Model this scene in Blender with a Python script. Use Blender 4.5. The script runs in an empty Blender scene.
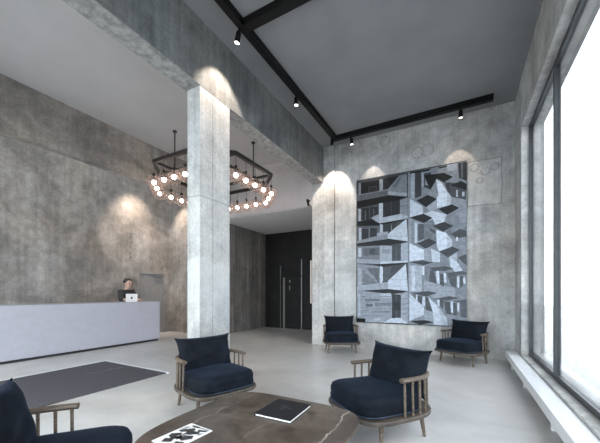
import bpy, bmesh, math, random
from mathutils import Vector, Matrix
PI = math.pi
random.seed(7)
sc = bpy.context.scene
COL = sc.collection

# ------------------------------------------------------------------ camera
TH = math.atan(162/300)
cam_d = bpy.data.cameras.new('camera'); cam = bpy.data.objects.new('camera', cam_d); COL.objects.link(cam)
cam.location = (0, 0, 1.25); cam.rotation_euler = (PI/2, 0, TH)
cam_d.sensor_fit = 'HORIZONTAL'; cam_d.sensor_width = 36; cam_d.lens = 18.0; cam_d.shift_y = 71.5/600
cam_d.clip_start = 0.05
sc.camera = cam

# ------------------------------------------------------------------ world, light, exposure
SKY = 7.0
w = bpy.data.worlds.new('sky'); sc.world = w; w.use_nodes = True
bg = w.node_tree.nodes['Background']; bg.inputs['Color'].default_value = (0.90, 0.95, 1.0, 1); bg.inputs['Strength'].default_value = SKY
sc.view_settings.view_transform = 'Standard'; sc.view_settings.look = 'None'
sc.view_settings.gamma = 1; sc.view_settings.use_curve_mapping = False
sc.view_settings.exposure = 0.63
sc.cycles.use_denoising = True
sc.cycles.max_bounces = 10; sc.cycles.diffuse_bounces = 6; sc.cycles.transparent_max_bounces = 16
sc.cycles.caustics_reflective = False; sc.cycles.caustics_refractive = False
sc.cycles.sample_clamp_indirect = 4.0

def portal(name, loc, rot, sx, sy):
    d = bpy.data.lights.new(name, 'AREA'); d.shape = 'RECTANGLE'; d.size = sx; d.size_y = sy
    d.cycles.is_portal = True
    o = bpy.data.objects.new(name, d); COL.objects.link(o); o.location = loc; o.rotation_euler = rot
def spot_light(name, loc, target, watts, angle, blend, col=(1.0, 0.82, 0.66), r=0.02):
    d = bpy.data.lights.new(name, 'SPOT'); d.energy = watts; d.spot_size = math.radians(angle); d.spot_blend = blend
    d.color = col; d.shadow_soft_size = r
    o = bpy.data.objects.new(name, d); COL.objects.link(o); o.location = loc
    v = Vector(target) - Vector(loc); o.rotation_euler = v.to_track_quat('-Z', 'Y').to_euler()
    return o

# room dimensions (metres): X to the right along the picture wall, Y towards it
XB, XBL = -2.94, -3.20          # hall and lobby face of the colonnade
XR, YB, YF = 0.85, 6.67, -1.8   # window wall, picture wall, wall behind the camera
ZC, ZL, ZS = 4.75, 4.41, 3.91   # hall ceiling, lobby ceiling, underside of the colonnade beam
XL = -8.40                      # wall behind the reception desk
# daylight portals in the window openings
portal('daylight_side_window', (XR+0.12, 2.2, 2.05), (0, PI/2, 0), 3.7, 7.6)
portal('daylight_rear_window', (-1.1, YF-0.05, 2.0), (PI/2, 0, 0), 3.2, 3.6)
portal('daylight_lobby_window', (-5.7, YF-0.05, 2.0), (PI/2, 0, 0), 4.6, 3.8)
# accent lamps: five on the track, two over the wall behind the desk
SPW = 75.0
WARM = (1.0, 0.84, 0.70)

# ------------------------------------------------------------------ helpers
def tag(o, label, cat, group=None):
    o['label'] = label; o['category'] = cat
    if group: o['group'] = group
    return o
def empty(name, loc=(0,0,0), rz=0):
    o = bpy.data.objects.new(name, None); COL.objects.link(o); o.location = loc; o.rotation_euler = (0,0,rz)
    o.empty_display_size = 0.1
    return o
def obj(name, bm, mat, parent=None, smooth=False, bevel=0, kind=None, recalc=True):
    me = bpy.data.meshes.new(name)
    if recalc: bmesh.ops.recalc_face_normals(bm, faces=bm.faces)
    bm.to_mesh(me); bm.free()
    for m in (mat if isinstance(mat, (list, tuple)) else [mat]): me.materials.append(m)
    if smooth:
        me.shade_smooth()
    o = bpy.data.objects.new(name, me); COL.objects.link(o)
    if parent: o.parent = parent
    if bevel:
        b = o.modifiers.new('Bevel', 'BEVEL'); b.width = bevel; b.segments = 2; b.limit_method = 'ANGLE'; b.angle_limit = 0.6
    if kind: o['kind'] = kind
    return o
def bx(bm, x0, x1, y0, y1, z0, z1, mi=0):
    v = [bm.verts.new(p) for p in ((x0,y0,z0),(x1,y0,z0),(x1,y1,z0),(x0,y1,z0),(x0,y0,z1),(x1,y0,z1),(x1,y1,z1),(x0,y1,z1))]
    for f in ((3,2,1,0),(4,5,6,7),(0,1,5,4),(1,2,6,5),(2,3,7,6),(3,0,4,7)):
        bm.faces.new([v[i] for i in f]).material_index = mi
def BM(*boxes):
    bm = bmesh.new()
    for b in boxes: bx(bm, *b)
    return bm
def struct(name, mat, *boxes, bevel=0):
    return obj(name, BM(*boxes), mat, kind='structure', bevel=bevel)
def frame_of(d):
    d = Vector(d).normalized(); a = Vector((0,0,1)) if abs(d.z) < 0.9 else Vector((1,0,0))
    x = d.cross(a).normalized(); return x, d.cross(x).normalized()
def tube(bm, p0, p1, r0, r1=None, seg=12, cap=True):
    p0, p1 = Vector(p0), Vector(p1); r1 = r0 if r1 is None else r1
    x, y = frame_of(p1-p0)
    rings = []
    for p, r in ((p0, r0), (p1, r1)):
        rings.append([bm.verts.new(p + x*r*math.cos(2*PI*i/seg) + y*r*math.sin(2*PI*i/seg)) for i in range(seg)])
    for i in range(seg):
        j = (i+1) % seg; bm.faces.new((rings[0][i], rings[0][j], rings[1][j], rings[1][i]))
    if cap: bm.faces.new(rings[0][::-1]); bm.faces.new(rings[1])
def beam(bm, p0, p1, wd, ht):
    p0, p1 = Vector(p0), Vector(p1); d = (p1-p0).normalized()
    s = d.cross(Vector((0,0,1))).normalized()*wd/2; u = Vector((0,0,ht/2))
    v = [bm.verts.new(p+a) for p in (p0,p1) for a in (-s-u, s-u, s+u, -s+u)]
    for f in ((3,2,1,0),(4,5,6,7),(0,1,5,4),(1,2,6,5),(2,3,7,6),(3,0,4,7)): bm.faces.new([v[i] for i in f])
def sweep(bm, pts, prof, closed=False):
    """profile (side, up) swept along a path in the XY plane"""
    n = len(pts); rings = []
    for i, p in enumerate(pts):
        a = pts[(i-1) % n] if (closed or i > 0) else pts[i]; b = pts[(i+1) % n] if (closed or i < n-1) else pts[i]
        d = (Vector(b)-Vector(a)); d.z = 0; d.normalize(); s = Vector((d.y, -d.x, 0))
        rings.append([bm.verts.new(Vector(p)+s*q[0]+Vector((0,0,q[1]))) for q in prof])
    m = len(prof)
    for i in range(n if closed else n-1):
        A, B = rings[i], rings[(i+1) % n]
        for k in range(m):
            l = (k+1) % m; bm.faces.new((A[k], A[l], B[l], B[k]))
    if not closed: bm.faces.new(rings[0]); bm.faces.new(rings[-1][::-1])
def lathe(bm, prof, c=(0,0,0), seg=20):
    c = Vector(c); rings = []
    for r, z in prof:
        if r < 1e-5: rings.append([bm.verts.new(c+Vector((0,0,z)))])
        else: rings.append([bm.verts.new(c+Vector((r*math.cos(2*PI*i/seg), r*math.sin(2*PI*i/seg), z))) for i in range(seg)])
    for A, B in zip(rings, rings[1:]):
        for i in range(seg):
            j = (i+1) % seg
            if len(A) == 1: bm.faces.new((A[0], B[j], B[i]))
            elif len(B) == 1: bm.faces.new((A[i], A[j], B[0]))
            else: bm.faces.new((A[i], A[j], B[j], B[i]))
def copy_tree(o, parent=None):
    c = o.copy(); COL.objects.link(c); c.parent = parent
    for ch in o.children: copy_tree(ch, c)
    return c

# ------------------------------------------------------------------ materials
class NT:
    def __init__(s, name):
        s.m = bpy.data.materials.new(name); s.m.use_nodes = True; s.t = s.m.node_tree; s.p = s.t.nodes['Principled BSDF']
        s._co = None
    def n(s, typ, **kw):
        x = s.t.nodes.new(typ)
        for k, v in kw.items(): setattr(x, k, v)
        return x
    def L(s, a, b): s.t.links.new(a, b)
    def put(s, inp, v):
        if isinstance(v, bpy.types.NodeSocket): s.L(v, inp)
        else: inp.default_value = v
    @property
    def co(s):
        if s._co is None: s._co = s.n('ShaderNodeTexCoord').outputs['Object']
        return s._co
    def xyz(s):
        x = s.n('ShaderNodeSeparateXYZ'); s.L(s.co, x.inputs[0]); return x.outputs
    def map(s, sx=1, sy=1, sz=1, loc=(0,0,0)):
        x = s.n('ShaderNodeMapping'); s.L(s.co, x.inputs[0]); x.inputs['Scale'].default_value = (sx,sy,sz); x.inputs['Location'].default_value = loc
        return x.outputs[0]
    def noise(s, scale, detail=4, rough=0.55, vec=None, dist=0):
        x = s.n('ShaderNodeTexNoise'); s.L(vec or s.co, x.inputs['Vector'])
        x.inputs['Scale'].default_value = scale; x.inputs['Detail'].default_value = detail; x.inputs['Roughness'].default_value = rough
        x.inputs['Distortion'].default_value = dist
        return x.outputs['Fac']
    def voro(s, scale, feature='F1', vec=None, rnd=1):
        x = s.n('ShaderNodeTexVoronoi', feature=feature); s.L(vec or s.co, x.inputs['Vector']); x.inputs['Scale'].default_value = scale
        x.inputs['Randomness'].default_value = rnd
        return x.outputs['Distance']
    def math(s, op, a, b=0.0, c=None):
        x = s.n('ShaderNodeMath', operation=op); s.put(x.inputs[0], a); s.put(x.inputs[1], b)
        if c is not None: s.put(x.inputs[2], c)
        return x.outputs[0]
    def ramp(s, v, a, b, lo=0.0, hi=1.0):
        x = s.n('ShaderNodeMapRange', interpolation_type='SMOOTHSTEP'); s.put(x.inputs['Value'], v)
        x.inputs['From Min'].default_value = a; x.inputs['From Max'].default_value = b
        x.inputs['To Min'].default_value = lo; x.inputs['To Max'].default_value = hi
        return x.outputs['Result']
    def mix(s, f, a, b, mode='MIX'):
        x = s.n('ShaderNodeMix', data_type='RGBA', blend_type=mode); s.put(x.inputs[0], f)
        for i, v in ((6, a), (7, b)):
            if isinstance(v, (tuple, list)): v = (*v, 1) if len(v) == 3 else v
            s.put(x.inputs[i], v)
        return x.outputs[2]
    def mul(s, col, fac):
        """colour times a scalar"""
        x = s.n('ShaderNodeVectorMath', operation='SCALE'); s.put(x.inputs[0], col if isinstance(col, bpy.types.NodeSocket) else tuple(col)); s.put(x.inputs['Scale'], fac)
        return x.outputs[0]
    def bump(s, h, strength=0.3, dist=0.01):
        x = s.n('ShaderNodeBump'); x.inputs['Strength'].default_value = strength; x.inputs['Distance'].default_value = dist; s.L(h, x.inputs['Height'])
        s.L(x.outputs[0], s.p.inputs['Normal'])
    def done(s, col, rough=0.5, metal=0.0, spec=0.5):
        if isinstance(col, (tuple, list)): col = (*col, 1)
        s.put(s.p.inputs['Base Color'], col); s.put(s.p.inputs['Roughness'], rough)
        s.p.inputs['Metallic'].default_value = metal; s.p.inputs['Specular IOR Level'].default_value = spec
        return s.m
    def box(s, axis_a, a0, a1, axis_b, b0, b1, soft=0.02, wob=None):
        o = s.xyz(); A, B = o[axis_a], o[axis_b]
        if wob is not None: A = s.math('ADD', A, wob); B = s.math('ADD', B, wob)
        r = s.math('MULTIPLY', s.ramp(A, a0-soft, a0+soft), s.ramp(A, a1-soft, a1+soft, 1, 0))
        r2 = s.math('MULTIPLY', s.ramp(B, b0-soft, b0+soft), s.ramp(B, b1-soft, b1+soft, 1, 0))
        return s.math('MULTIPLY', r, r2)
    def line(s, axis, pos, wid=0.006):
        d = s.math('ABSOLUTE', s.math('SUBTRACT', s.xyz()[axis], pos))
        return s.ramp(d, wid*0.4, wid, 1, 0)
    def ring(s, axis_a, a, axis_b, b, r, wid=0.015):
        o = s.xyz(); da = s.math('SUBTRACT', o[axis_a], a); db = s.math('SUBTRACT', o[axis_b], b)
        d = s.math('SQRT', s.math('ADD', s.math('MULTIPLY', da, da), s.math('MULTIPLY', db, db)))
        return s.ramp(s.math('ABSOLUTE', s.math('SUBTRACT', d, r)), wid*0.3, wid, 1, 0)

def plain(name, col, rough=0.5, metal=0.0, spec=0.5, var=0.12, scale=8):
    s = NT(name); f = s.ramp(s.noise(scale), 0.3, 0.7, 1-var, 1+var)
    return s.done(s.mul(col, f), rough, metal, spec)

def concrete(name, col, contrast=0.22, boards=0.0, board_axis=None, joints=(), marks=None, tint=(1.025,1.0,0.97), pits=0.35, rough=0.75, vstreak=0.09, mid_amt=0.55):
    s = NT(name)
    big = s.ramp(s.noise(1.1, 6, 0.62, dist=0.4), 0.30, 0.72, 1-contrast, 1+contrast)
    mid = s.ramp(s.noise(5.5, 8, 0.72), 0.3, 0.7, 1-contrast*mid_amt, 1+contrast*mid_amt)
    fine = s.ramp(s.noise(30, 4, 0.7), 0.3, 0.7, 0.88, 1.12)
    streak = s.ramp(s.noise(1.0, 5, 0.6, s.map(11, 11, 0.45)), 0.3, 0.7, 1-vstreak, 1+vstreak)
    v = s.math('MULTIPLY', s.math('MULTIPLY', big, mid), s.math('MULTIPLY', fine, streak))
    pv = s.voro(14); pit = s.math('MULTIPLY', s.ramp(pv, 0.05, 0.11, 1, 0), s.ramp(s.noise(2.2, 2), 0.50, 0.60))
    v = s.math('MULTIPLY', v, s.math('SUBTRACT', 1.0, s.math('MULTIPLY', pit, pits)))
    h = s.math('SUBTRACT', s.math('ADD', s.math('MULTIPLY', s.noise(9, 6, 0.65), 0.6), s.math('MULTIPLY', s.noise(60, 2), 0.15)), s.math('MULTIPLY', pit, 0.5))
    if boards:
        o = s.xyz()[board_axis]; k = s.math('DIVIDE', o, 0.16)
        fr = s.math('FRACT', k); seam = s.ramp(s.math('ABSOLUTE', s.math('SUBTRACT', fr, 0.5)), 0.46, 0.5)
        wn = s.n('ShaderNodeTexWhiteNoise', noise_dimensions='1D'); s.L(s.math('FLOOR', k), wn.inputs['W'])
        v = s.math('MULTIPLY', v, s.ramp(wn.outputs['Value'], 0, 1, 1-boards, 1+boards))
        v = s.math('MULTIPLY', v, s.math('SUBTRACT', 1.0, s.math('MULTIPLY', seam, boards*1.2)))
        grain = s.noise(1.0, 4, 0.6, s.map(40, 40, 1.2)); v = s.math('MULTIPLY', v, s.ramp(grain, 0.3, 0.7, 0.9, 1.1))
        h = s.math('SUBTRACT', s.math('ADD', h, s.math('MULTIPLY', grain, 0.4)), s.math('MULTIPLY', seam, 0.6))
    for ax, pos in joints:
        l = s.line(ax, pos, 0.012); v = s.math('MULTIPLY', v, s.math('SUBTRACT', 1.0, s.math('MULTIPLY', l, 0.28))); h = s.math('SUBTRACT', h, s.math('MULTIPLY', l, 0.6))
    c = s.mix(s.ramp(s.noise(0.8, 3), 0.35, 0.65), tuple(a*b for a, b in zip(col, tint)), tuple(a*(2-b) for a, b in zip(col, tint)))
    c = s.mul(c, v)
    if marks: c = marks(s, c)
    s.bump(h, 0.35, 0.012)
    return s.done(c, s.ramp(s.noise(6, 3), 0.3, 0.7, rough-0.1, rough+0.1), 0, 0.35)

def hall_marks(s, c):
    wob = s.math('MULTIPLY', s.math('SUBTRACT', s.noise(4, 3), 0.5), 0.05)
    p1 = s.box(0, 0.10, 0.64, 2, 2.93, 3.77, 0.006, wob)
    c = s.mix(s.math('MULTIPLY', p1, 0.45), c, s.mul((0.50,0.51,0.51), s.ramp(s.noise(7, 4), 0.3, 0.7, 0.8, 1.15)))
    edge = s.math('SUBTRACT', s.box(0, 0.085, 0.655, 2, 2.915, 3.785, 0.006, wob), s.box(0, 0.10, 0.64, 2, 2.93, 3.77, 0.006, wob))
    c = s.mix(s.math('MULTIPLY', s.math('MAXIMUM', edge, 0.0), 0.55), c, (0.10,0.10,0.10))
    rg = None
    for a, b, r in ((-1.49,4.58,0.10),(-0.82,4.18,0.11),(-0.62,4.19,0.115),(0.21,3.66,0.07),(0.39,3.56,0.07),(0.54,3.62,0.065),(0.30,3.40,0.05)):
        g = s.ring(0, a, 2, b, r, 0.022); rg = g if rg is None else s.math('MAXIMUM', rg, g)
    c = s.mix(s.math('MULTIPLY', rg, s.ramp(s.noise(9, 3), 0.3, 0.6, 0.08, 0.42)), c, (0.09,0.09,0.088))
    dk = s.math('MULTIPLY', s.box(0, -2.6, -1.8, 2, 4.26, 4.36, 0.03, wob), s.ramp(s.noise(14, 3), 0.55, 0.65))
    return s.mix(s.math('MULTIPLY', dk, 0.6), c, (0.62,0.62,0.60))
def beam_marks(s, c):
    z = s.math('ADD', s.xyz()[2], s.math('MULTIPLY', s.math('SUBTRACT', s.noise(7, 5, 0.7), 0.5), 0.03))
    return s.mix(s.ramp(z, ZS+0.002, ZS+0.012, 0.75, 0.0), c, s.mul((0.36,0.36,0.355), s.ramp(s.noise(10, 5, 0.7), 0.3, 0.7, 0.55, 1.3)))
def lobby_marks(s, c):
    d = None
    for z in (2.95,2.85,2.70,2.58,2.40,2.28):
        g = s.ring(1, 5.28, 2, z, 0.0, 0.035); d = g if d is None else s.math('MAXIMUM', d, g)
    return s.mix(s.math('MULTIPLY', d, 0.7), c, (0.05,0.045,0.04))
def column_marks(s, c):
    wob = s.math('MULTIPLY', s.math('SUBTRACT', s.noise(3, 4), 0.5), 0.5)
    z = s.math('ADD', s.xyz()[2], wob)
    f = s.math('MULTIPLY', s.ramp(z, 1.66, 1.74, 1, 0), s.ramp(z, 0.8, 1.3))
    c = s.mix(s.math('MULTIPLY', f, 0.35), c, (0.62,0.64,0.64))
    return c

M = {}
M['hall'] = concrete('pale_concrete', (0.43,0.43,0.425), 0.30, marks=hall_marks, joints=((0,-2.655),), vstreak=0.10)
M['column'] = concrete('column_concrete', (0.40,0.405,0.40), 0.22, joints=((2,2.50),(1,2.985),(2,3.905)), marks=column_marks, pits=0.55)
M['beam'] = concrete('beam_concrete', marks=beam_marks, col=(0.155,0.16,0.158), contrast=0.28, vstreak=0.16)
M['lobby'] = concrete('lobby_concrete', (0.27,0.246,0.226), 0.36, marks=lobby_marks, vstreak=0.12)
M['board'] = concrete('board_marked_concrete', (0.20,0.185,0.17), 0.22, boards=0.22, board_axis=1, vstreak=0.25)
M['hall_ceiling'] = plain('grey_ceiling_plaster', (0.235,0.24,0.252), 0.9, spec=0.2, var=0.06, scale=1.5)
M['lobby_ceiling'] = plain('lobby_ceiling_plaster', (0.45,0.44,0.445), 0.9, spec=0.2, var=0.04, scale=1.5)
M['bulkhead'] = plain('bulkhead_plaster', (0.48,0.455,0.46), 0.9, spec=0.2, var=0.07, scale=2)
M['black_panel'] = plain('black_panel', (0.010,0.0095,0.0095), 0.55, spec=0.2, var=0.3, scale=3)
M['black_metal'] = plain('black_metal', (0.006,0.006,0.0065), 0.55, spec=0.2)
M['frame_metal'] = plain('dark_bronze_metal', (0.014,0.013,0.013), 0.4, metal=0.0)
M['steel'] = plain('brushed_steel', (0.42,0.42,0.43), 0.35, metal=1.0)
M['desk'] = plain('lilac_grey_lacquer', (0.47,0.47,0.53), 0.45, spec=0.4, var=0.03)
M['desk_base'] = plain('dark_plinth', (0.02,0.02,0.022), 0.5)
M['door_paint'] = plain('grey_door_paint', (0.24,0.235,0.235), 0.5, var=0.05)
M['white_metal'] = plain('white_enamel', (0.80,0.82,0.84), 0.35, var=0.03)
M['window_metal'] = plain('dark_window_metal', (0.05,0.055,0.06), 0.4, metal=0.3)
M['page'] = plain('page_white', (0.80,0.80,0.78), 0.6, var=0.05, scale=60)
M['book_cover'] = plain('black_book_cloth', (0.010,0.011,0.014), 0.5, spec=0.35, var=0.2, scale=80)
M['book_emboss'] = plain('book_emboss', (0.05,0.052,0.058), 0.3)
M['ink'] = plain('magazine_ink', (0.02,0.02,0.022), 0.4, var=0.2, scale=40)
M['grey_ink'] = plain('magazine_grey_ink', (0.28,0.28,0.29), 0.4, var=0.5, scale=60)
M['mat_mark'] = plain('pale_mat_mark', (0.15,0.155,0.17), 0.9, var=0.3, scale=60)
M['skin'] = plain('skin', (0.55,0.36,0.29), 0.5, var=0.05)
M['hair'] = plain('dark_hair', (0.02,0.015,0.012), 0.5, var=0.3, scale=60)
M['jumper'] = plain('charcoal_knit', (0.03,0.03,0.033), 0.85, var=0.2, scale=60)
M['trouser'] = plain('dark_trousers', (0.02,0.02,0.025), 0.85, var=0.2, scale=60)
M['eye'] = plain('eye', (0.02,0.02,0.02), 0.2)
M['laptop'] = plain('white_laptop_shell', (0.72,0.70,0.69), 0.35, var=0.02)
M['logo'] = plain('dark_emblem', (0.02,0.02,0.022), 0.3)

def floor_mat():
    s = NT('polished_concrete_floor')
    a = s.ramp(s.noise(0.7, 6, 0.6, dist=0.6), 0.3, 0.7, 0.86, 1.10)
    b = s.ramp(s.noise(4, 6, 0.65), 0.3, 0.7, 0.95, 1.05)
    c = s.mix(s.ramp(s.noise(0.5, 3), 0.35, 0.65), (0.52,0.50,0.478), (0.50,0.50,0.495))
    v = s.math('MULTIPLY', a, b)
    return s.done(s.mul(c, v), s.ramp(s.noise(1.6, 5, 0.6), 0.3, 0.7, 0.29, 0.36), 0, 0.5)
M['floor'] = floor_mat()
def wood_mat():
    s = NT('smoked_oak'); g = s.noise(1.0, 5, 0.6, s.map(6, 6, 60), 0.5)
    c = s.mix(s.ramp(g, 0.3, 0.7), (0.065,0.047,0.034), (0.15,0.118,0.09))
    return s.done(c, 0.5, 0, 0.4)
M['wood'] = wood_mat()
def dark_wood():
    s = NT('dark_oak'); g = s.noise(1.0, 5, 0.6, s.map(30, 6, 6), 0.5)
    return s.done(s.mix(s.ramp(g, 0.3, 0.7), (0.05,0.04,0.032), (0.10,0.082,0.066)), 0.5, 0, 0.4)
M['dark_wood'] = dark_wood()
def velvet(name, col, sheen):
    s = NT(name); f = s.ramp(s.noise(4, 5, 0.62, dist=0.9), 0.32, 0.68, 0.55, 1.9)
    s.p.inputs['Sheen Weight'].default_value = 0.14; s.p.inputs['Sheen Roughness'].default_value = 0.45
    s.p.inputs['Sheen Tint'].default_value = (*sheen, 1)
    s.bump(s.noise(250, 2), 0.15, 0.002)
    return s.done(s.mul(col, f), 0.75, 0, 0.15)
M['velvet'] = velvet('navy_velvet', (0.003,0.0048,0.0085), (0.14,0.21,0.36))
M['piping'] = velvet('blue_piping', (0.03,0.042,0.06), (0.3,0.4,0.6))
def marble():
    s = NT('brown_marble')
    n1 = s.ramp(s.noise(2.2, 7, 0.62, dist=0.8), 0.3, 0.7)
    c = s.mix(n1, (0.050,0.038,0.030), (0.125,0.098,0.080))
    c = s.mul(c, s.ramp(s.noise(30, 4), 0.3, 0.7, 0.9, 1.1))
    bl = s.math('MULTIPLY', s.ramp(s.voro(2.1), 0.16, 0.30, 1, 0), s.ramp(s.noise(1.7, 2), 0.46, 0.56))
    c = s.mix(s.math('MULTIPLY', bl, 0.6), c, (0.055,0.037,0.03))
    # dark blots, and pale veins running along the top
    o = s.xyz(); wv = s.math('MULTIPLY', s.math('SUBTRACT', s.noise(7, 4, 0.6), 0.5), 0.05)
    for bx_, by_, rx, ry in ((0.19,0.09,0.065,0.045),(-0.27,0.29,0.075,0.05),(-0.36,0.12,0.06,0.05),(0.22,0.40,0.04,0.03)):
        dx = s.math('DIVIDE', s.math('ADD', s.math('SUBTRACT', o[0], bx_), wv), rx); dy = s.math('DIVIDE', s.math('ADD', s.math('SUBTRACT', o[1], by_), wv), ry)
        d = s.math('SQRT', s.math('ADD', s.math('MULTIPLY', dx, dx), s.math('MULTIPLY', dy, dy)))
        c = s.mix(s.ramp(d, 0.7, 1.15, 0.6, 0.0), c, (0.035,0.022,0.018))
    k = s.math('ADD', o[0], s.math('MULTIPLY', s.math('SUBTRACT', s.noise(5, 5, 0.6), 0.5), 0.11))
    for pos, wd, f in ((0.45,0.007,0.85),(-0.40,0.005,0.45),(0.02,0.004,0.25)):
        ln = s.ramp(s.math('ABSOLUTE', s.math('SUBTRACT', k, pos)), wd*0.3, wd, 1, 0)
        ln = s.math('MULTIPLY', ln, s.ramp(s.noise(5, 3), 0.35, 0.5, 0.35, 1))
        c = s.mix(s.math('MULTIPLY', ln, f), c, (0.42,0.375,0.33))
    return s.done(c, s.ramp(s.noise(9, 3), 0.3, 0.7, 0.33, 0.45), 0, 0.35)
M['marble'] = marble()
def carpet():
    s = NT('charcoal_entrance_mat')
    v = s.ramp(s.noise(90, 3, 0.7), 0.35, 0.65, 0.55, 1.5)
    rib = s.ramp(s.math('ABSOLUTE', s.math('SUBTRACT', s.math('FRACT', s.math('MULTIPLY', s.xyz()[1], 30.0)), 0.5)), 0.1, 0.4, 0.8, 1.1)
    s.bump(s.noise(160, 2), 0.6, 0.01)
    return s.done(s.mul((0.10,0.096,0.108), s.math('MULTIPLY', v, rib)), 0.95, 0, 0.1)
M['carpet'] = carpet()
def pane_glass(name, tint, refl=0.9):
    s = NT(name); s.t.nodes.remove(s.p)
    out = s.t.nodes['Material Output']
    tr = s.n('ShaderNodeBsdfTransparent'); tr.inputs[0].default_value = (*tint, 1)
    gl = s.n('ShaderNodeBsdfGlossy'); gl.inputs['Roughness'].default_value = 0.03; gl.inputs[0].default_value = (0.95,0.95,0.95,1)
    lw = s.n('ShaderNodeLayerWeight'); lw.inputs['Blend'].default_value = 0.5
    fr = s.math('ADD', 0.04, s.math('MULTIPLY', 0.8, s.math('POWER', lw.outputs['Facing'], 5.0)))
    mx = s.n('ShaderNodeMixShader'); s.L(s.math('MULTIPLY', fr, refl), mx.inputs[0]); s.L(tr.outputs[0], mx.inputs[1]); s.L(gl.outputs[0], mx.inputs[2])
    s.L(mx.outputs[0], out.inputs[0]); return s.m
M['glass'] = pane_glass('window_glass', (0.95,0.97,0.97))
def globe_glass(name, tint, scat, amount):
    m = pane_glass(name, tint, 0.6); t = m.node_tree; out = t.nodes['Material Output']; old = out.inputs[0].links[0].from_socket
    tl = t.nodes.new('ShaderNodeBsdfTranslucent'); tl.inputs[0].default_value = (*scat, 1)
    df = t.nodes.new('ShaderNodeBsdfDiffuse'); df.inputs[0].default_value = (*scat, 1)
    m1 = t.nodes.new('ShaderNodeMixShader'); m1.inputs[0].default_value = 0.4; t.links.new(tl.outputs[0], m1.inputs[1]); t.links.new(df.outputs[0], m1.inputs[2])
    m2 = t.nodes.new('ShaderNodeMixShader'); m2.inputs[0].default_value = amount; t.links.new(old, m2.inputs[1]); t.links.new(m1.outputs[0], m2.inputs[2])
    t.links.new(m2.outputs[0], out.inputs[0]); return m
M['glass_side'] = pane_glass('dimming_side_glass', (0.60,0.61,0.62))  # tint added to weaken the daylight coming through the side windows
M['globe'] = globe_glass('rose_tinted_glass', (0.93,0.85,0.82), (0.90,0.80,0.76), 0.06)
M['globe_off'] = globe_glass('smoked_glass', (0.75,0.73,0.73), (0.5,0.5,0.5), 0.15)
def glow(name, col, st):
    s = NT(name); s.p.inputs['Emission Color'].default_value = (*col, 1); s.p.inputs['Emission Strength'].default_value = st
    return s.done((0.8,0.8,0.8), 0.4)
M['bulb'] = glow('lit_bulb', (1.0,0.87,0.76), 13)
M['lens'] = glow('lit_lens', (1.0,0.90,0.80), 10)
M['lens_off'] = plain('lens_dark', (0.05,0.05,0.05), 0.2)
M['strip_glow'] = glow('warm_strip_emission', (1.0,0.72,0.5), 0.12)  # faint warm emission for the narrow strip on the recess end wall
def art_mat():
    s = NT('printed_canvas'); a = s.n('ShaderNodeAttribute', attribute_name='print_colour')
    f = s.math('MULTIPLY', s.ramp(s.noise(14, 5, 0.65), 0.3, 0.7, 0.82, 1.18), s.ramp(s.noise(1.0, 4, 0.6, s.map(3, 3, 30)), 0.3, 0.7, 0.92, 1.08))
    return s.done(s.mul(a.outputs['Color'], f), 0.6, 0, 0.25)
M['art'] = art_mat()
M['canvas_edge'] = plain('canvas_edge', (0.05,0.055,0.06), 0.7)

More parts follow.
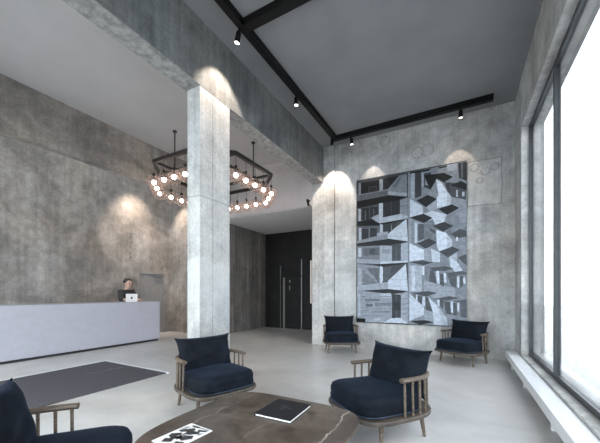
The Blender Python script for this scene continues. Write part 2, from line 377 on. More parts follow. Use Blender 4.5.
# flat shapes of the print: grey level, outline in fractions of its width and height
ART = [
 (62,[(0.006,0.993),(0.527,0.989),(0.527,0.83),(0.006,0.856)]),
 (120,[(0.022,0.981),(0.048,0.978),(0.048,0.894),(0.022,0.896)]),
 (28,[(0.048,0.978),(0.233,0.976),(0.233,0.895),(0.048,0.901)]),
 (55,[(0.126,0.941),(0.213,0.938),(0.213,0.904),(0.126,0.906)]),
 (35,[(0.137,0.933),(0.203,0.932),(0.203,0.905),(0.137,0.908)]),
 (138,[(0.238,0.979),(0.272,0.978),(0.272,0.904),(0.238,0.904)]),
 (38,[(0.272,0.978),(0.416,0.98),(0.359,0.894),(0.272,0.904)]),
 (88,[(0.006,0.891),(0.321,0.898),(0.321,0.861),(0.006,0.852)]),
 (110,[(0.006,0.898),(0.321,0.905),(0.321,0.897),(0.006,0.89)]),
 (122,[(0.321,0.905),(0.43,0.982),(0.5,0.983),(0.5,0.836),(0.321,0.865)]),
 (150,[(0.321,0.888),(0.5,0.859),(0.5,0.836),(0.321,0.865)]),
 (100,[(0.359,0.914),(0.43,0.972),(0.454,0.972),(0.397,0.903)]),
 (48,[(0.5,0.983),(0.527,0.983),(0.527,0.823),(0.5,0.836)]),
 (72,[(0.006,0.806),(0.233,0.813),(0.233,0.71),(0.006,0.707)]),
 (22,[(0.006,0.852),(0.321,0.861),(0.5,0.829),(0.435,0.82),(0.233,0.813),(0.006,0.803)]),
 (150,[(0.022,0.798),(0.048,0.795),(0.048,0.711),(0.022,0.713)]),
 (42,[(0.059,0.801),(0.131,0.795),(0.131,0.712),(0.059,0.717)]),
 (46,[(0.142,0.801),(0.223,0.793),(0.223,0.711),(0.142,0.718)]),
 (95,[(0.09,0.778),(0.1,0.777),(0.1,0.714),(0.09,0.715)]),
 (90,[(0.177,0.784),(0.185,0.783),(0.185,0.714),(0.177,0.715)]),
 (175,[(0.233,0.816),(0.272,0.816),(0.272,0.694),(0.233,0.687)]),
 (46,[(0.272,0.816),(0.435,0.82),(0.435,0.724),(0.272,0.714)]),
 (60,[(0.35,0.815),(0.359,0.814),(0.359,0.72),(0.35,0.718)]),
 (130,[(0.435,0.82),(0.506,0.829),(0.506,0.702),(0.435,0.727)]),
 (105,[(0.435,0.78),(0.506,0.78),(0.506,0.773),(0.435,0.773)]),
 (168,[(0.272,0.717),(0.435,0.727),(0.509,0.708),(0.509,0.692),(0.233,0.68)]),
 (150,[(0.152,0.724),(0.233,0.745),(0.233,0.68)]),
 (88,[(0.006,0.686),(0.272,0.667),(0.272,0.572),(0.006,0.566)]),
 (28,[(0.006,0.707),(0.152,0.715),(0.243,0.679),(0.5,0.692),(0.454,0.683),(0.252,0.665),(0.006,0.676)]),
 (165,[(0.027,0.663),(0.053,0.662),(0.053,0.57),(0.027,0.572)]),
 (52,[(0.059,0.654),(0.126,0.65),(0.126,0.577),(0.059,0.581)]),
 (56,[(0.142,0.655),(0.213,0.65),(0.213,0.579),(0.142,0.583)]),
 (110,[(0.131,0.656),(0.142,0.655),(0.142,0.572),(0.131,0.573)]),
 (175,[(0.243,0.676),(0.272,0.667),(0.272,0.619),(0.243,0.594)]),
 (58,[(0.272,0.663),(0.416,0.679),(0.35,0.614),(0.272,0.609)]),
 (120,[(0.35,0.661),(0.359,0.664),(0.359,0.62),(0.35,0.617)]),
 (132,[(0.006,0.573),(0.213,0.596),(0.321,0.603),(0.321,0.569),(0.006,0.556)]),
 (155,[(0.213,0.616),(0.321,0.619),(0.321,0.603),(0.213,0.596)]),
 (190,[(0.321,0.603),(0.495,0.689),(0.509,0.542),(0.321,0.572)]),
 (170,[(0.321,0.589),(0.509,0.578),(0.509,0.571),(0.321,0.584)]),
 (172,[(0.397,0.637),(0.5,0.634),(0.5,0.628),(0.388,0.634)]),
 (120,[(0.006,0.541),(0.243,0.533),(0.243,0.41),(0.006,0.411)]),
 (44,[(0.006,0.556),(0.321,0.569),(0.509,0.542),(0.388,0.532),(0.243,0.529),(0.006,0.534)]),
 (182,[(0.022,0.523),(0.053,0.521),(0.053,0.458),(0.022,0.46)]),
 (95,[(0.069,0.521),(0.233,0.516),(0.233,0.465),(0.069,0.465)]),
 (75,[(0.142,0.51),(0.192,0.508),(0.192,0.473),(0.142,0.476)]),
 (162,[(0.243,0.529),(0.359,0.52),(0.359,0.413),(0.243,0.403)]),
 (140,[(0.262,0.504),(0.34,0.501),(0.34,0.474),(0.262,0.474)]),
 (78,[(0.359,0.52),(0.444,0.525),(0.444,0.42),(0.359,0.416)]),
 (95,[(0.397,0.518),(0.407,0.517),(0.407,0.425),(0.397,0.425)]),
 (165,[(0.444,0.529),(0.509,0.538),(0.509,0.408),(0.444,0.423)]),
 (188,[(0.243,0.42),(0.509,0.418),(0.509,0.405),(0.243,0.393)]),
 (150,[(0.006,0.446),(0.243,0.431),(0.243,0.403),(0.006,0.418)]),
 (135,[(0.006,0.411),(0.243,0.39),(0.243,0.219),(0.006,0.22)]),
 (48,[(0.213,0.403),(0.509,0.405),(0.435,0.392),(0.272,0.381),(0.162,0.4)]),
 (100,[(0.1,0.38),(0.233,0.376),(0.233,0.267),(0.182,0.323)]),
 (115,[(0.069,0.367),(0.233,0.26),(0.142,0.254),(0.069,0.262)]),
 (160,[(0.022,0.382),(0.048,0.381),(0.048,0.255),(0.022,0.255)]),
 (198,[(0.243,0.39),(0.272,0.382),(0.272,0.287),(0.243,0.26)]),
 (88,[(0.275,0.382),(0.416,0.39),(0.321,0.29),(0.282,0.28)]),
 (70,[(0.359,0.383),(0.407,0.385),(0.34,0.32)]),
 (155,[(0.006,0.255),(0.321,0.28),(0.321,0.233),(0.006,0.222)]),
 (192,[(0.321,0.287),(0.491,0.396),(0.509,0.219),(0.321,0.233)]),
 (172,[(0.35,0.3),(0.5,0.297),(0.5,0.291),(0.34,0.293)]),
 (142,[(0.006,0.22),(0.509,0.219),(0.509,0.01),(0.006,0)]),
 (48,[(0.048,0.222),(0.321,0.233),(0.509,0.216),(0.454,0.206),(0.34,0.197),(0.203,0.211)]),
 (110,[(0.059,0.185),(0.1,0.185),(0.1,0.178),(0.059,0.178)]),
 (105,[(0.09,0.164),(0.243,0.165),(0.243,0.151),(0.09,0.15)]),
 (95,[(0.1,0.129),(0.172,0.13),(0.172,0.113),(0.1,0.112)]),
 (115,[(0.192,0.137),(0.35,0.139),(0.35,0.119),(0.192,0.117)]),
 (118,[(0.069,0.087),(0.131,0.088),(0.131,0.081),(0.069,0.08)]),
 (122,[(0.162,0.082),(0.34,0.085),(0.34,0.075),(0.162,0.071)]),
 (165,[(0.252,0.179),(0.35,0.179),(0.35,0.172),(0.252,0.172)]),
 (128,[(0.059,0.052),(0.243,0.056),(0.243,0.049),(0.059,0.045)]),
 (172,[(0.243,0.202),(0.35,0.206),(0.35,0.186),(0.243,0.185)]),
 (165,[(0.022,0.199),(0.043,0.199),(0.043,0.044),(0.022,0.044)]),
 (62,[(0.359,0.199),(0.444,0.193),(0.444,0.044),(0.359,0.036)]),
 (80,[(0.397,0.193),(0.407,0.193),(0.407,0.04),(0.397,0.04)]),
 (52,[(0.379,0.146),(0.435,0.146),(0.435,0.094),(0.379,0.093)]),
 (152,[(0.444,0.193),(0.509,0.212),(0.509,0.014),(0.444,0.044)]),
 (125,[(0.454,0.166),(0.509,0.177),(0.509,0.17),(0.454,0.16)]),
 (125,[(0.454,0.134),(0.509,0.144),(0.509,0.137),(0.454,0.127)]),
 (125,[(0.454,0.101),(0.509,0.111),(0.509,0.105),(0.454,0.094)]),
 (125,[(0.454,0.068),(0.509,0.079),(0.509,0.072),(0.454,0.061)]),
 (192,[(0.272,0.007),(0.359,0.037),(0.444,0.044),(0.509,0.007)]),
 (165,[(0.1,0.004),(0.243,0.043),(0.272,0.009)]),
 (128,[(0.509,0.988),(1,0.996),(1,0.002),(0.509,0.004)]),
 (160,[(0.536,0.988),(0.567,0.987),(0.567,0.813),(0.536,0.823)]),
 (62,[(0.572,0.99),(0.629,0.989),(0.629,0.826),(0.572,0.816)]),
 (150,[(0.629,0.973),(0.651,0.97),(0.651,0.881),(0.629,0.883)]),
 (58,[(0.651,0.964),(0.72,0.967),(0.711,0.855),(0.651,0.881)]),
 (135,[(0.66,0.943),(0.711,0.943),(0.694,0.882),(0.66,0.892)]),
 (30,[(0.527,0.989),(0.72,0.989),(0.694,0.977),(0.527,0.979)]),
 (128,[(0.711,0.987),(0.917,0.987),(0.924,0.916),(0.787,0.949),(0.711,0.949)]),
 (42,[(0.77,0.99),(0.909,0.99),(0.909,0.982),(0.787,0.98)]),
 (150,[(0.844,0.994),(0.924,0.992),(0.924,0.953),(0.844,0.957)]),
 (52,[(0.932,0.992),(1,0.993),(1,0.877),(0.94,0.902)]),
 (90,[(0.956,0.991),(0.971,0.992),(0.971,0.898),(0.956,0.9)]),
 (75,[(0.82,0.892),(0.995,0.859),(0.995,0.728),(0.885,0.75)]),
 (135,[(0.651,0.874),(0.762,0.831),(0.762,0.793),(0.686,0.826)]),
 (34,[(0.651,0.954),(0.82,0.948),(0.893,0.914),(0.82,0.889),(0.762,0.918),(0.711,0.861),(0.686,0.889)]),
 (205,[(0.754,0.916),(0.795,0.895),(0.844,0.834),(0.881,0.793),(0.881,0.747),(0.762,0.734),(0.749,0.776),(0.774,0.817)]),
 (180,[(0.844,0.834),(0.881,0.793),(0.881,0.747),(0.844,0.742)]),
 (38,[(0.869,0.865),(0.956,0.882),(1,0.859),(1,0.82),(0.94,0.842)]),
 (175,[(0.917,0.832),(0.932,0.83),(0.932,0.788),(0.917,0.79)]),
 (178,[(0.964,0.815),(0.983,0.813),(0.983,0.786),(0.964,0.788)]),
 (60,[(0.836,0.878),(0.861,0.881),(0.869,0.831),(0.844,0.846)]),
 (140,[(0.877,0.794),(0.995,0.764),(0.995,0.596),(0.877,0.739)]),
 (192,[(0.527,0.817),(0.642,0.757),(0.642,0.703),(0.527,0.693)]),
 (38,[(0.585,0.801),(0.686,0.826),(0.762,0.793),(0.668,0.749)]),
 (155,[(0.668,0.749),(0.762,0.79),(0.762,0.731),(0.711,0.716)]),
 (195,[(0.728,0.721),(0.844,0.689),(0.82,0.645),(0.711,0.628),(0.651,0.709)]),
 (42,[(0.77,0.73),(0.885,0.747),(0.944,0.72),(0.844,0.687)]),
 (44,[(0.522,0.697),(0.647,0.71),(0.728,0.677),(0.651,0.65)]),
 (150,[(0.522,0.687),(0.651,0.648),(0.651,0.531),(0.522,0.531)]),
 (198,[(0.572,0.658),(0.59,0.656),(0.59,0.528),(0.572,0.528)]),
 (85,[(0.599,0.649),(0.651,0.645),(0.651,0.55),(0.599,0.54)]),
 (130,[(0.536,0.673),(0.563,0.671),(0.563,0.529),(0.536,0.53)]),
 (118,[(0.651,0.652),(0.728,0.671),(0.762,0.599),(0.762,0.518),(0.694,0.547),(0.651,0.543)]),
 (80,[(0.703,0.616),(0.754,0.594),(0.745,0.576),(0.703,0.597)]),
 (110,[(0.651,0.607),(0.72,0.577),(0.72,0.549),(0.651,0.537)]),
 (58,[(0.724,0.627),(0.82,0.645),(0.897,0.615),(0.812,0.584)]),
 (110,[(0.836,0.582),(0.877,0.604),(0.885,0.542)]),
 (135,[(0.877,0.543),(0.932,0.539),(0.995,0.548),(0.995,0.428),(0.885,0.487)]),
 (76,[(0.877,0.567),(0.948,0.593),(1,0.577),(1,0.544),(0.917,0.537)]),
 (200,[(0.917,0.546),(0.932,0.545),(0.932,0.521),(0.917,0.522)]),
 (208,[(0.754,0.6),(0.836,0.576),(0.885,0.53),(0.885,0.49),(0.779,0.464),(0.762,0.499)]),
 (185,[(0.844,0.569),(0.885,0.53),(0.885,0.49),(0.844,0.481)]),
 (205,[(0.522,0.531),(0.651,0.48),(0.651,0.419),(0.522,0.411)]),
 (62,[(0.59,0.524),(0.694,0.55),(0.762,0.521),(0.668,0.486)]),
 (192,[(0.711,0.486),(0.787,0.455),(0.787,0.396),(0.72,0.401)]),
 (150,[(0.651,0.486),(0.711,0.496),(0.711,0.401),(0.651,0.416)]),
 (72,[(0.779,0.464),(0.885,0.49),(0.948,0.466),(0.852,0.423)]),
 (165,[(0.852,0.423),(0.924,0.455),(0.924,0.394),(0.869,0.396)]),
 (195,[(0.869,0.433),(0.932,0.388),(0.971,0.338),(0.917,0.327),(0.869,0.371)]),
 (80,[(0.932,0.421),(1,0.439),(1,0.368)]),
 (70,[(0.522,0.406),(0.634,0.413),(0.728,0.398),(0.651,0.382)]),
 (165,[(0.522,0.388),(0.634,0.378),(0.634,0.215),(0.522,0.212)]),
 (190,[(0.545,0.381),(0.572,0.38),(0.572,0.219),(0.545,0.219)]),
 (205,[(0.634,0.372),(0.655,0.378),(0.655,0.32),(0.638,0.321)]),
 (120,[(0.655,0.378),(0.72,0.369),(0.762,0.262),(0.686,0.269),(0.655,0.314)]),
 (85,[(0.703,0.351),(0.737,0.344),(0.762,0.265),(0.694,0.275)]),
 (150,[(0.651,0.289),(0.762,0.262),(0.909,0.236),(0.909,0.182),(0.737,0.175),(0.651,0.219)]),
 (205,[(0.754,0.344),(0.779,0.343),(0.783,0.262),(0.762,0.268)]),
 (82,[(0.787,0.324),(0.82,0.323),(0.82,0.243),(0.787,0.262)]),
 (205,[(0.816,0.333),(0.836,0.329),(0.84,0.268),(0.82,0.274)]),
 (88,[(0.844,0.323),(0.924,0.321),(0.917,0.236),(0.877,0.249)]),
 (205,[(0.924,0.303),(0.944,0.306),(0.94,0.236),(0.928,0.242)]),
 (90,[(0.944,0.309),(0.971,0.308),(0.971,0.248),(0.948,0.236)]),
 (205,[(0.971,0.296),(0.987,0.302),(0.991,0.26),(0.975,0.266)]),
 (82,[(0.694,0.364),(0.82,0.373),(0.901,0.355),(0.836,0.343),(0.737,0.343)]),
 (86,[(0.828,0.329),(0.964,0.339),(1,0.329),(1,0.317),(0.885,0.313)]),
 (105,[(0.545,0.199),(0.651,0.187),(0.651,0.098),(0.581,0.161)]),
 (205,[(0.581,0.193),(0.594,0.196),(0.594,0.135),(0.581,0.141)]),
 (80,[(0.599,0.187),(0.638,0.18),(0.629,0.11),(0.599,0.135)]),
 (190,[(0.638,0.184),(0.66,0.184),(0.66,0.123),(0.634,0.116)]),
 (82,[(0.664,0.18),(0.69,0.181),(0.745,0.093),(0.668,0.092)]),
 (190,[(0.522,0.203),(0.651,0.117),(0.651,0.066),(0.522,0.024)]),
 (150,[(0.651,0.104),(0.737,0.08),(0.737,0.03),(0.651,0.034)]),
 (74,[(0.545,0.206),(0.686,0.219),(0.766,0.206),(0.668,0.183)]),
 (195,[(0.686,0.181),(0.762,0.131),(0.844,0.052),(0.852,0.005),(0.737,0.008),(0.728,0.086)]),
 (170,[(0.762,0.131),(0.844,0.052),(0.852,0.005),(0.812,0.006)]),
 (84,[(0.77,0.168),(0.82,0.163),(0.812,0.107),(0.779,0.131)]),
 (205,[(0.762,0.175),(0.783,0.175),(0.783,0.119),(0.77,0.125)]),
 (80,[(0.82,0.156),(0.869,0.151),(0.877,0.071),(0.836,0.083)]),
 (200,[(0.873,0.151),(0.893,0.157),(0.893,0.084),(0.877,0.09)]),
 (85,[(0.893,0.145),(0.924,0.145),(0.924,0.072),(0.893,0.065)]),
 (200,[(0.924,0.145),(0.944,0.148),(0.94,0.091),(0.928,0.097)]),
 (92,[(0.948,0.151),(1,0.158),(1,0.056),(0.956,0.049)]),
 (135,[(0.844,0.077),(1,0.056),(1,0.002),(0.861,0.006)]),
 (80,[(0.737,0.168),(0.861,0.187),(0.94,0.176),(0.844,0.158)]),
 (90,[(0.885,0.157),(1,0.167),(1,0.152),(0.924,0.148)]),
 (40,[(0.527,0.024),(0.66,0.034),(0.732,0.022),(0.616,0.003)]),
 (16,[(0.006,0.029),(0.095,0.028),(0.095,0),(0.006,0)]),
 (22,[(0.006,0.003),(0.509,0.004),(0.861,0.003),(0.861,0),(0.006,0)]),
]

# ------------------------------------------------------------------ structure
S = 'structure'
struct('floor', M['floor'], (-8.7, XR+0.3, YF-0.2, 9.4, -0.12, 0))
struct('ground', plain('pale_paving', (0.45,0.45,0.44), 0.8), (-40, 40, -40, 40, -0.4, -0.14))
struct('ceiling', M['hall_ceiling'], (XB+0.0, XR+0.3, YF-0.2, YB+0.25, ZC, ZC+0.2))
struct('ceiling_lobby', M['lobby_ceiling'], (-6.0, XBL, YF-0.2, YB-0.02, ZL, ZL+0.3))
struct('ceiling_desk_bay', M['lobby_ceiling'], (XL-0.2, -6.0, YF-0.2, YB, 4.95, 5.1))
struct('ceiling_recess', plain('white_ceiling_paint', (0.80,0.79,0.79), 0.9, var=0.03), (-6.40, -3.0, YB+0.001, 9.3, 3.40, 3.5))
# colonnade: beam, column, pier
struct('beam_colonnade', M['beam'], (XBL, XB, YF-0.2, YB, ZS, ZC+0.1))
struct('column', M['column'], (-3.172, XB-0.004, 2.76, 3.324, 0, ZS), bevel=0.008)
struct('column_rear', M['column'], (-3.172, XB-0.004, -1.3, -0.74, 0, ZS), bevel=0.008)
# picture wall with a shallow pilaster against the colonnade
struct('wall_picture', M['hall'], (-3.24, XR+0.3, YB, YB+0.25, 0, ZC))
struct('trim_pilaster', M['hall'], (-3.24, -2.66, YB-0.045, YB-0.001, 0, ZS-0.002), (XB+0.002, -2.66, YB-0.045, YB-0.001, ZS-0.002, ZC-0.002))
struct('trim_wall_patch', M['column'], (-2.655, -2.13, YB-0.014, YB-0.001, 0.0, 2.49), bevel=0.004)
# window wall: pier, sill, head, frames
struct('wall_window', M['hall'], (XR, XR+0.3, 6.02, YB, 0, ZC), (XR, XR+0.3, YF, 6.02, 0, 0.25), (XR, XR+0.3, YF, 6.02, 3.95, ZC), (XR, XR+0.3, YF, -1.48, 0.25, 3.95))
ys = [6.02, 4.52, 3.02, 1.52, 0.02, -1.48]
for i, (a, b) in enumerate(zip(ys[1:], ys[:-1])):
    x0, x1 = XR+0.10, XR+0.16; z0, z1, t = 0.25, 3.95, 0.03
    wd = obj('window_%d' % (i+1), BM((x0,x1,a,b,z0,z0+2*t),(x0,x1,a,b,z1-2*t,z1),(x0,x1,a,a+t,z0+2*t,z1-2*t),(x0,x1,b-t,b,z0+2*t,z1-2*t)), M['window_metal'], kind=S)
    obj('window_glass', BM((x0+0.025,x0+0.033,a+t,b-t,z0+2*t,z1-2*t)), M['glass_side'], wd, kind=S)
# wall behind the camera, glazed in the hall and in the lobby
struct('wall_entrance', M['hall'], (XBL, -2.7, YF-0.2, YF, 0, ZC), (0.5, XR+0.3, YF-0.2, YF, 0, ZC), (-2.7, 0.5, YF-0.2, YF, 3.8, ZC), (-2.7, 0.5, YF-0.2, YF, 0, 0.1),
       (-8.6, -8.1, YF-0.2, YF, 0, 5.0), (-3.4, XBL, YF-0.2, YF, 0, ZC), (-8.1, -3.4, YF-0.2, YF, 3.9, 5.0))
k = 7
for x0, x1, z0, z1, n in ((-2.7, 0.5, 0.1, 3.8, 2), (-8.1, -3.4, 0.0, 3.9, 4)):
    for j in range(n):
        a = x0+(x1-x0)*j/n; b = x0+(x1-x0)*(j+1)/n; t = 0.04; y0, y1 = YF-0.13, YF-0.07
        wd = obj('window_%d' % k, BM((a,b,y0,y1,z0,z0+2*t),(a,b,y0,y1,z1-2*t,z1),(a,a+t,y0,y1,z0+2*t,z1-2*t),(b-t,b,y0,y1,z0+2*t,z1-2*t)), M['window_metal'], kind=S); k += 1
        obj('window_glass', BM((a+t,b-t,y0+0.025,y0+0.033,z0+2*t,z1-2*t)), M['glass'], wd, kind=S)
# lobby: wall behind the desk, return wall, downstand beam, bulkhead, recess
struct('wall_desk', M['lobby'], (XL-0.2, XL, YF-0.2, 5.535, 0, 4.95), (XL-0.2, XL, 6.375, YB, 0, 4.95), (XL-0.2, XL, 5.535, 6.375, 1.86, 4.95))
struct('wall_lobby_end', M['lobby'], (XL-0.2, -6.37, YB-0.05, YB+0.2, 0, 4.95))
struct('beam_lobby', M['lobby'], (-6.0, -5.84, YF+0.001, YB-0.05, 3.60, ZL+0.15))
struct('wall_bulkhead', M['bulkhead'], (-6.36, -3.245, YB-0.04, YB+0.12, 3.41, ZL+0.2))
struct('trim_ceiling_strip', plain('pale_strip_plaster', (0.52,0.51,0.50), 0.9), (-5.84, -3.21, 6.10, YB-0.04, ZL-0.012, ZL-0.001))
struct('wall_recess', M['board'], (-6.55, -6.35, YB+0.16, 9.2, 0, 3.4))
struct('wall_recess_end', M['black_panel'], (-6.35, -3.0, 9.1, 9.3, 0, 3.4))
struct('wall_recess_side', M['lobby'], (-3.24, -3.0, YB+0.25, 9.1, 0, 3.4))
# flush door in the wall behind the desk
d1 = obj('door_1', BM((XL-0.06, XL-0.012, 5.56, 6.35, 0.0, 1.835)), M['door_paint'], kind=S)
obj('door_frame', BM((XL-0.1, XL+0.012, 5.535, 5.558, 0, 1.86), (XL-0.1, XL+0.012, 6.352, 6.375, 0, 1.86), (XL-0.1, XL+0.012, 5.558, 6.352, 1.838, 1.86)), M['door_paint'], d1, kind=S)
obj('door_closer', BM((XL-0.012, XL+0.05, 6.02, 6.30, 1.77, 1.82)), M['steel'], d1, kind=S)
obj('door_handle', BM((XL-0.012, XL+0.05, 5.62, 5.72, 0.95, 0.97)), M['steel'], d1, kind=S)

# dark lift doors at the end of the recess
d2 = obj('door_2', BM((-5.66, -4.86, 9.03, 9.098, 0.0, 1.86)), M['black_panel'], kind=S)
obj('door_frame', BM((-5.69, -5.67, 9.06, 9.098, 0, 2.22), (-4.85, -4.83, 9.06, 9.098, 0, 2.42)), M['steel'], d2, kind=S)
obj('door_leaf', BM((-5.53, -5.46, 8.99, 9.028, 0.02, 1.84)), plain('grey_steel', (0.22,0.21,0.20), 0.35, metal=0.7), d2, kind=S)
obj('door_rail', BM((-5.55, -4.86, 8.98, 9.028, 1.80, 1.86)), M['black_metal'], d2, kind=S)
obj('door_handle', BM((-5.27, -5.25, 8.97, 9.02, 1.35, 1.50), (-5.27, -5.25, 8.97, 9.02, 1.62, 1.70)), M['steel'], d2, kind=S)
obj('door_threshold', BM((-5.66, -4.86, 8.9, 9.1, 0.0005, 0.012)), M['steel'], d2, kind=S)
obj('trim_warm_strip', BM((-4.50, -4.46, 9.06, 9.099, 0.9, 2.35)), M['strip_glow'], kind=S)

# ------------------------------------------------------------------ entrance mat
mt = empty('entrance_mat', (-4.88, 2.0, 0)); tag(mt, 'charcoal entrance mat with metal edging, laid into the pale floor before the desk', 'doormat')
obj('mat_carpet', BM((-0.83, 0.83, -1.6, 1.12, 0.0005, 0.012)), M['carpet'], mt)
obj('edging', BM((-0.87, 0.87, 1.12, 1.155, 0.0005, 0.014), (-0.87, -0.83, -1.6, 1.12, 0.0005, 0.014)), M['white_metal'], mt)
bm = bmesh.new()
for i, (y, x, l, a) in enumerate([(0.52,-.16,.10,.3),(0.60,-.13,.08,-.5),(0.66,-.14,.12,.1),(0.75,-.12,.07,.8),(0.80,-.12,.10,-.2),(0.90,-.09,.08,.5),(0.97,-.10,.12,.0),(0.58,-.20,.05,1.4),(0.84,-.16,.05,1.2)]):
    c = Vector((x, y, 0.0135)); dx = Vector((math.sin(a), math.cos(a), 0))*l/2
    beam(bm, c-dx, c+dx, 0.016, 0.002)
obj('woven_lettering', bm, M['mat_mark'], mt)

# ------------------------------------------------------------------ reception desk
dk = empty('reception_desk', (-7.40, 3.8, 0)); tag(dk, 'long plain lilac grey reception desk before the concrete wall', 'desk')
obj('desk_body', BM((-0.35, 0.35, -1.75, 1.43, 0.05, 1.025)), M['desk'], dk, bevel=0.006)
obj('plinth', BM((-0.30, 0.32, -1.70, 1.40, 0.0, 0.05)), M['desk_base'], dk)

# laptop on the desk, its lid towards the hall
lp = empty('laptop', (-7.36, 4.66, 1.0255), math.radians(58)); tag(lp, 'open white laptop with a dark emblem on its lid, on the desk', 'laptop')
lp.scale = (0.84, 0.84, 0.92)
obj('keyboard_base', BM((-0.155, 0.155, 0.0, 0.215, 0, 0.014)), M['laptop'], lp, bevel=0.004)
lid = obj('lid', BM((-0.155, 0.155, -0.008, 0.0, 0.0, 0.215)), M['laptop'], lp, bevel=0.003)
lid.location = (0, 0, 0.012); lid.rotation_euler = (math.radians(12), 0, 0)
obj('screen', BM((-0.14, 0.14, 0.0, 0.002, 0.02, 0.20)), M['eye'], lid)
bm = bmesh.new()
pts = []
for i in range(40):
    a = 2*PI*i/40; r = 0.030*(1-0.16*math.exp(-((a-PI/2)/0.35)**2)-0.10*math.exp(-((a-3*PI/2)/0.3)**2)-0.28*math.exp(-((a-0.15)/0.32)**2))
    pts.append((r*math.cos(a), r*math.sin(a)*1.05))
f = [bm.verts.new((x, -0.0095, 0.10+z)) for x, z in pts]; b = [bm.verts.new((x, -0.0075, 0.10+z)) for x, z in pts]
bm.faces.new(f); bm.faces.new(b[::-1])
for i in range(40): bm.faces.new((f[i], b[i], b[(i+1)%40], f[(i+1)%40]))
lf = [bm.verts.new((0.004+0.010*math.cos(a)*0.6+0.006, y, 0.138+0.011*math.sin(a))) for y in (-0.0095,) for a in [2*PI*i/12 for i in range(12)]]
bm.faces.new(lf)
obj('emblem', bm, M['logo'], lid)

# ------------------------------------------------------------------ person behind the desk
def skin(name, chains, mat, parent=None, root=0, subd=2):
    """chains: lists of (key, point, radius); equal keys share one joint"""
    idx, pts, rad, edges = {}, [], [], []
    for ch in chains:
        prev = None
        for k_, p, r in ch:
            if k_ not in idx: idx[k_] = len(pts); pts.append(p); rad.append(r)
            if prev is not None: edges.append((prev, idx[k_]))
            prev = idx[k_]
    me = bpy.data.meshes.new(name); me.from_pydata(pts, edges, []); me.materials.append(mat)
    o = bpy.data.objects.new(name, me); COL.objects.link(o)
    sk = o.modifiers.new('Skin', 'SKIN'); sk.use_smooth_shade = True
    for v, r in zip(me.skin_vertices[0].data, rad): v.radius = (r, r) if not isinstance(r, tuple) else r; v.use_root = False
    me.skin_vertices[0].data[root].use_root = True
    sd = o.modifiers.new('Subdivision', 'SUBSURF'); sd.levels = subd; sd.render_levels = subd
    if parent: o.parent = parent
    return o
# local: faces +Y, x to the person's right, origin on the floor
pe = empty('person', (-8.06, 4.93, 0), math.radians(-84)); tag(pe, 'person in a dark jumper leaning over the laptop behind the desk', 'person')
WX = {-1: -0.11, 1: 0.29}; PX = {-1: -0.08, 1: 0.29}
def arm_pts(s, e=0.0):
    return [('chest',(0,0.02,1.20),(0.155+e,0.105+e)), ('sh%d'%s,(s*0.175,0.04,1.285),0.066+e), ('el%d'%s,(s*0.235,0.14,1.10),0.048+e), ('wr%d'%s,(WX[s],0.36,1.075),0.031+e)]
legs = lambda s, e=0.0: [('pelvis',(0,-0.03,0.84),(0.15+e,0.11+e)), ('hip%d'%s,(s*0.085,-0.02,0.78),0.085+e), ('kn%d'%s,(s*0.09,0.02,0.44),0.055+e), ('an%d'%s,(s*0.09,-0.01,0.08),0.040+e)]
torso = lambda e=0.0: [('pelvis',(0,-0.03,0.84),(0.15+e,0.11+e)), ('waist',(0,-0.01,1.0),(0.135+e,0.095+e)), ('chest',(0,0.02,1.20),(0.155+e,0.105+e))]
chains = [torso(), [('chest',(0,0.02,1.20),0.15), ('neckb',(0,0.055,1.335),0.062), ('neck',(0,0.075,1.39),0.055), ('jaw',(0,0.105,1.435),(0.068,0.078)), ('skull',(0,0.105,1.52),(0.083,0.098)), ('top',(0,0.10,1.605),(0.055,0.065))],
          [('jaw',(0,0.105,1.435),0.07), ('chin',(0,0.175,1.425),0.026)], [('skull',(0,0.105,1.52),0.09), ('nose',(0,0.212,1.495),0.014)]]
for s in (-1, 1):
    chains += [arm_pts(s), legs(s), [('an%d'%s,(s*0.09,-0.01,0.08),0.04), ('heel%d'%s,(s*0.09,0.02,0.045),0.042), ('toe%d'%s,(s*0.095,0.17,0.035),0.032)]]
    chains.append([('skull',(0,0.105,1.52),0.09), ('ear%d'%s,(s*0.098,0.095,1.49),0.020)])
    chains.append([('wr%d'%s,(WX[s],0.36,1.075),0.031), ('palm%d'%s,(PX[s],0.425,1.066),(0.036,0.018))])
    for q_, (dx, ln) in enumerate(((-0.028,0.070),(-0.009,0.082),(0.010,0.077),(0.028,0.060))):
        x = PX[s]+dx*s
        chains.append([('palm%d'%s,(PX[s],0.425,1.066),0.03), ('f%d%d'%(s,q_),(x,0.455,1.068),0.010), ('g%d%d'%(s,q_),(x,0.455+ln*0.55,1.064),0.009), ('h%d%d'%(s,q_),(x,0.455+ln,1.046),0.008)])
    chains.append([('palm%d'%s,(PX[s],0.425,1.066),0.03), ('t0%d'%s,(PX[s]-s*0.05,0.43,1.060),0.011), ('t1%d'%s,(PX[s]-s*0.07,0.465,1.048),0.009)])
skin('body', chains, M['skin'], pe)
skin('jumper', [[('waist0',(0,-0.03,0.82),(0.175,0.135)), ('waist',(0,-0.01,1.0),(0.16,0.12)), ('chest',(0,0.02,1.20),(0.18,0.13)), ('collar',(0,0.055,1.335),0.078)]] +
     [[('chest',(0,0.02,1.20),0.18), ('sh%d'%s,(s*0.175,0.04,1.285),0.082), ('el%d'%s,(s*0.235,0.14,1.10),0.064), ('wr%d'%s,(WX[s],0.335,1.076),0.044)] for s in (-1,1)], M['jumper'], pe)
skin('trousers', [[('pelvis',(0,-0.03,0.86),(0.165,0.125))] + [(k_, p, (r+0.014 if not isinstance(r, tuple) else r)) for k_, p, r in legs(s)[1:]] for s in (-1,1)], M['trouser'], pe)
bm = bmesh.new(); bmesh.ops.create_uvsphere(bm, u_segments=24, v_segments=16, radius=1)
